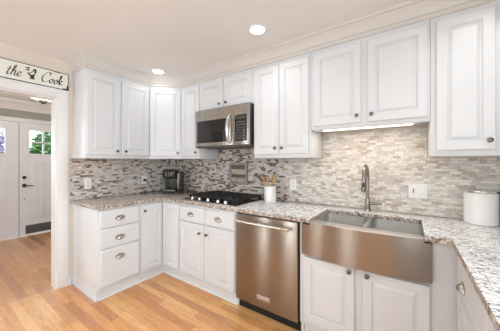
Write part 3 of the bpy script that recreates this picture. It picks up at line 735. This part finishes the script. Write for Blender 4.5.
# recessed ceiling lights
def downlight(label, x, y, power=1.6):
    t = thing('recessed_light', label, 'ceiling light', (x, y, CZ), 'recessed ceiling lights')
    obj('trim_ring', MB().lathe([(.060, -.002), (.074, -.005), (.082, -.004), (.085, 0), (.060, 0), (.060, -.002)], Matrix.Translation((x, y, CZ - .0005)), 32), TRIMW, t)
    obj('lens', MB().lathe([(0, -.003), (.052, -.003), (.0595, -.0012), (.0595, -.0005), (0, -.0005)], Matrix.Translation((x, y, CZ - .0005)), 32), LAMPG, t)
    d = bpy.data.lights.new('recessed_lamp', 'AREA'); d.shape = 'DISK'; d.size = .11; d.energy = power; d.color = (.90, .96, 1); d.spread = 2.4
    o = bpy.data.objects.new('recessed_lamp', d); C.objects.link(o); o.location = (x, y, CZ - .012)
downlight('round recessed ceiling light near the corner cabinet', .560, -.640, 1.0)
downlight('round recessed ceiling light in front of the tall two-door cabinet', 2.015, -.700, 3)

downlight('added recessed ceiling light over the open floor behind the photographer on the doorway side', .75, -2.45, 6)  # unseen row behind the camera, added so light falls from above
downlight('added recessed ceiling light over the open floor behind the photographer, middle of its row', 1.95, -2.45, 6)
downlight('added recessed ceiling light over the right-hand counter behind the photographer', 3.15, -2.55, 8)
downlight('recessed ceiling light over the right corner of the counter, above the frame', 3.45, -.80, 5)

# hall ceiling lamp
hx, hy = -1.35, -1.235
t = thing('hall_ceiling_lamp', 'small bowl ceiling lamp with a dark finial in the hall', 'ceiling light', (hx, hy, CZ))
obj('canopy', MB().lathe([(0, 0), (.07, 0), (.065, -.02), (.02, -.03), (.012, -.14), (0, -.14)], Matrix.Translation((hx, hy, CZ - .0005)), 24), BRONZE, t)
obj('glass_bowl', MB().lathe([(.185, -.070), (.180, -.082), (.13, -.115), (.06, -.135), (0, -.138), (0, -.134), (.06, -.130), (.13, -.108), (.178, -.072), (.185, -.070)], Matrix.Translation((hx, hy, CZ - .055)), 32), HALLG, t)
obj('finial', MB().lathe([(0, -.1385), (.046, -.140), (.050, -.150), (.034, -.164), (.018, -.180), (0, -.188)], Matrix.Translation((hx, hy, CZ - .055)), 16), BRONZE, t)
d = bpy.data.lights.new('hall_lamp', 'POINT'); d.energy = 30; d.color = (1, .95, .9); d.shadow_soft_size = .12
o = bpy.data.objects.new('hall_lamp', d); C.objects.link(o); o.location = (hx, hy, CZ - .22)

# ------------------------------------------------------------------ the sign over the doorway
sy0, sy1, sz0, sz1 = -2.32, -1.357, 2.096, 2.272
t = thing('wall_sign', 'cream distressed wooden sign lettered the Cook above the doorway', 'sign', (0, -1.84, 2.184))
obj('board', MB().box(.006, .020, sy0 + .006, sy1 - .006, sz0 + .006, sz1 - .006), SIGN, t)
eg = MB().box(.0005, .0215, sy0, sy1, sz0, sz0 + .006).box(.0005, .0215, sy0, sy1, sz1 - .004, sz1).box(.0005, .0215, sy0, sy0 + .005, sz0 + .006, sz1 - .004).box(.0005, .0215, sy1 - .006, sy1, sz0 + .006, sz1 - .004)
for (ya, yb, za, zb_) in ((sy1 - .05, sy1 - .006, sz0 + .006, sz0 + .016), (sy1 - .12, sy1 - .07, sz1 - .010, sz1 - .004), (sy1 - .016, sy1 - .006, sz0 + .016, sz0 + .05)): eg.box(.02, .0212, ya, yb, za, zb_)
obj('edge', eg, SIGNE, t)
def smooth_path(P, n=8):
    out = []; P = [P[0]] + list(P) + [P[-1]]
    for i in range(1, len(P) - 2):
        for k in range(n):
            u = k / n; a, b, c, d = P[i - 1], P[i], P[i + 1], P[i + 2]
            out.append(tuple(.5 * (2 * b[j] + (c[j] - a[j]) * u + (2 * a[j] - 5 * b[j] + 4 * c[j] - d[j]) * u * u + (3 * b[j] - a[j] - 3 * c[j] + d[j]) * u ** 3) for j in (0, 1)))
    out.append(P[-1]); return out
def strokes(name, S_, y, z, sc, shear, nib, mn=.0016):
    m = MB(); X = .0203
    nv = Vector((math.cos(.55), math.sin(.55))) * nib
    for st in S_:
        P = [Vector((y + (a + shear * b) * sc, z + b * sc)) for a, b in smooth_path(st)]
        for p, q in zip(P, P[1:]):
            d = q - p
            if d.length < 1e-7: continue
            nn = Vector((-d.y, d.x)).normalized(); w = nv if nv.dot(nn) > 0 else -nv
            w = nn * max(mn, w.dot(nn)) + d.normalized() * 0
            e = d.normalized() * .0008
            co = [p - w - e, q - w + e, q + w + e, p + w - e]
            m.add([(X, *c) for c in co] + [(X + .0012, *c) for c in co], [(0, 3, 2, 1), (4, 5, 6, 7), (0, 1, 5, 4), (1, 2, 6, 5), (2, 3, 7, 6), (3, 0, 4, 7)])
    return obj(name, m, INK, t, smooth=False)
the = [[(.30, 1.75), (.24, .9), (.2, .25), (.34, 0), (.6, .25)], [(-.05, 1.1), (.6, 1.18)],
       [(.72, .3), (1.0, 1.5), (.98, 2.05), (.84, 1.9), (.80, 1), (.78, 0)], [(.78, .5), (1.0, .95), (1.22, .95), (1.22, .4), (1.3, .02), (1.55, .25)],
       [(1.62, .42), (2.0, .62), (1.98, .95), (1.76, .95), (1.62, .5), (1.76, .03), (2.05, .05), (2.35, .4)]]
ck = [[(1.15, 1.55), (1.25, 2.0), (1.0, 2.25), (.55, 2.05), (.15, 1.3), (.08, .6), (.35, .02), (.85, .1), (1.2, .55)],
      [(1.62, .95), (1.4, .7), (1.4, .2), (1.62, .0), (1.85, .3), (1.85, .75), (1.62, .95), (1.9, .8), (2.1, .85)],
      [(2.4, .95), (2.18, .7), (2.18, .2), (2.4, .0), (2.63, .3), (2.63, .75), (2.4, .95), (2.7, .8), (2.85, .8)],
      [(2.85, .6), (3.15, 1.6), (3.12, 2.1), (2.98, 1.9), (2.95, 1), (2.93, 0)], [(2.95, .45), (3.3, .98), (3.38, .75), (3.05, .5), (3.35, .05), (3.7, .3)]]
strokes('lettering', the, -1.832, 2.138, .046, .30, .0052)
strokes('lettering', ck, -1.585, 2.138, .0475, .22, .0056)
em = [[(.2, 2.0), (.5, 2.2), (.75, 2.0)], [(.45, 1.75), (.75, 1.6)], [(.15, 1.55), (.35, 1.7)], [(.9, 1.2), (1.3, 1.5), (1.7, 2.0), (1.75, 1.5), (1.5, 1.0), (1.25, .7)],
      [(1.35, 1.85), (1.6, 2.1), (1.85, 2.05)], [(.55, 1.1), (.9, .75), (1.35, .65), (1.7, .9)], [(.9, .35), (1.2, .45), (1.5, .4)], [(1.1, .6), (1.05, .2), (.9, .0), (1.3, .05)], [(1.35, .6), (1.4, .1), (1.6, .05)]]
strokes('emblem', em, -1.705, 2.140, .046, .0, .0075, .003)
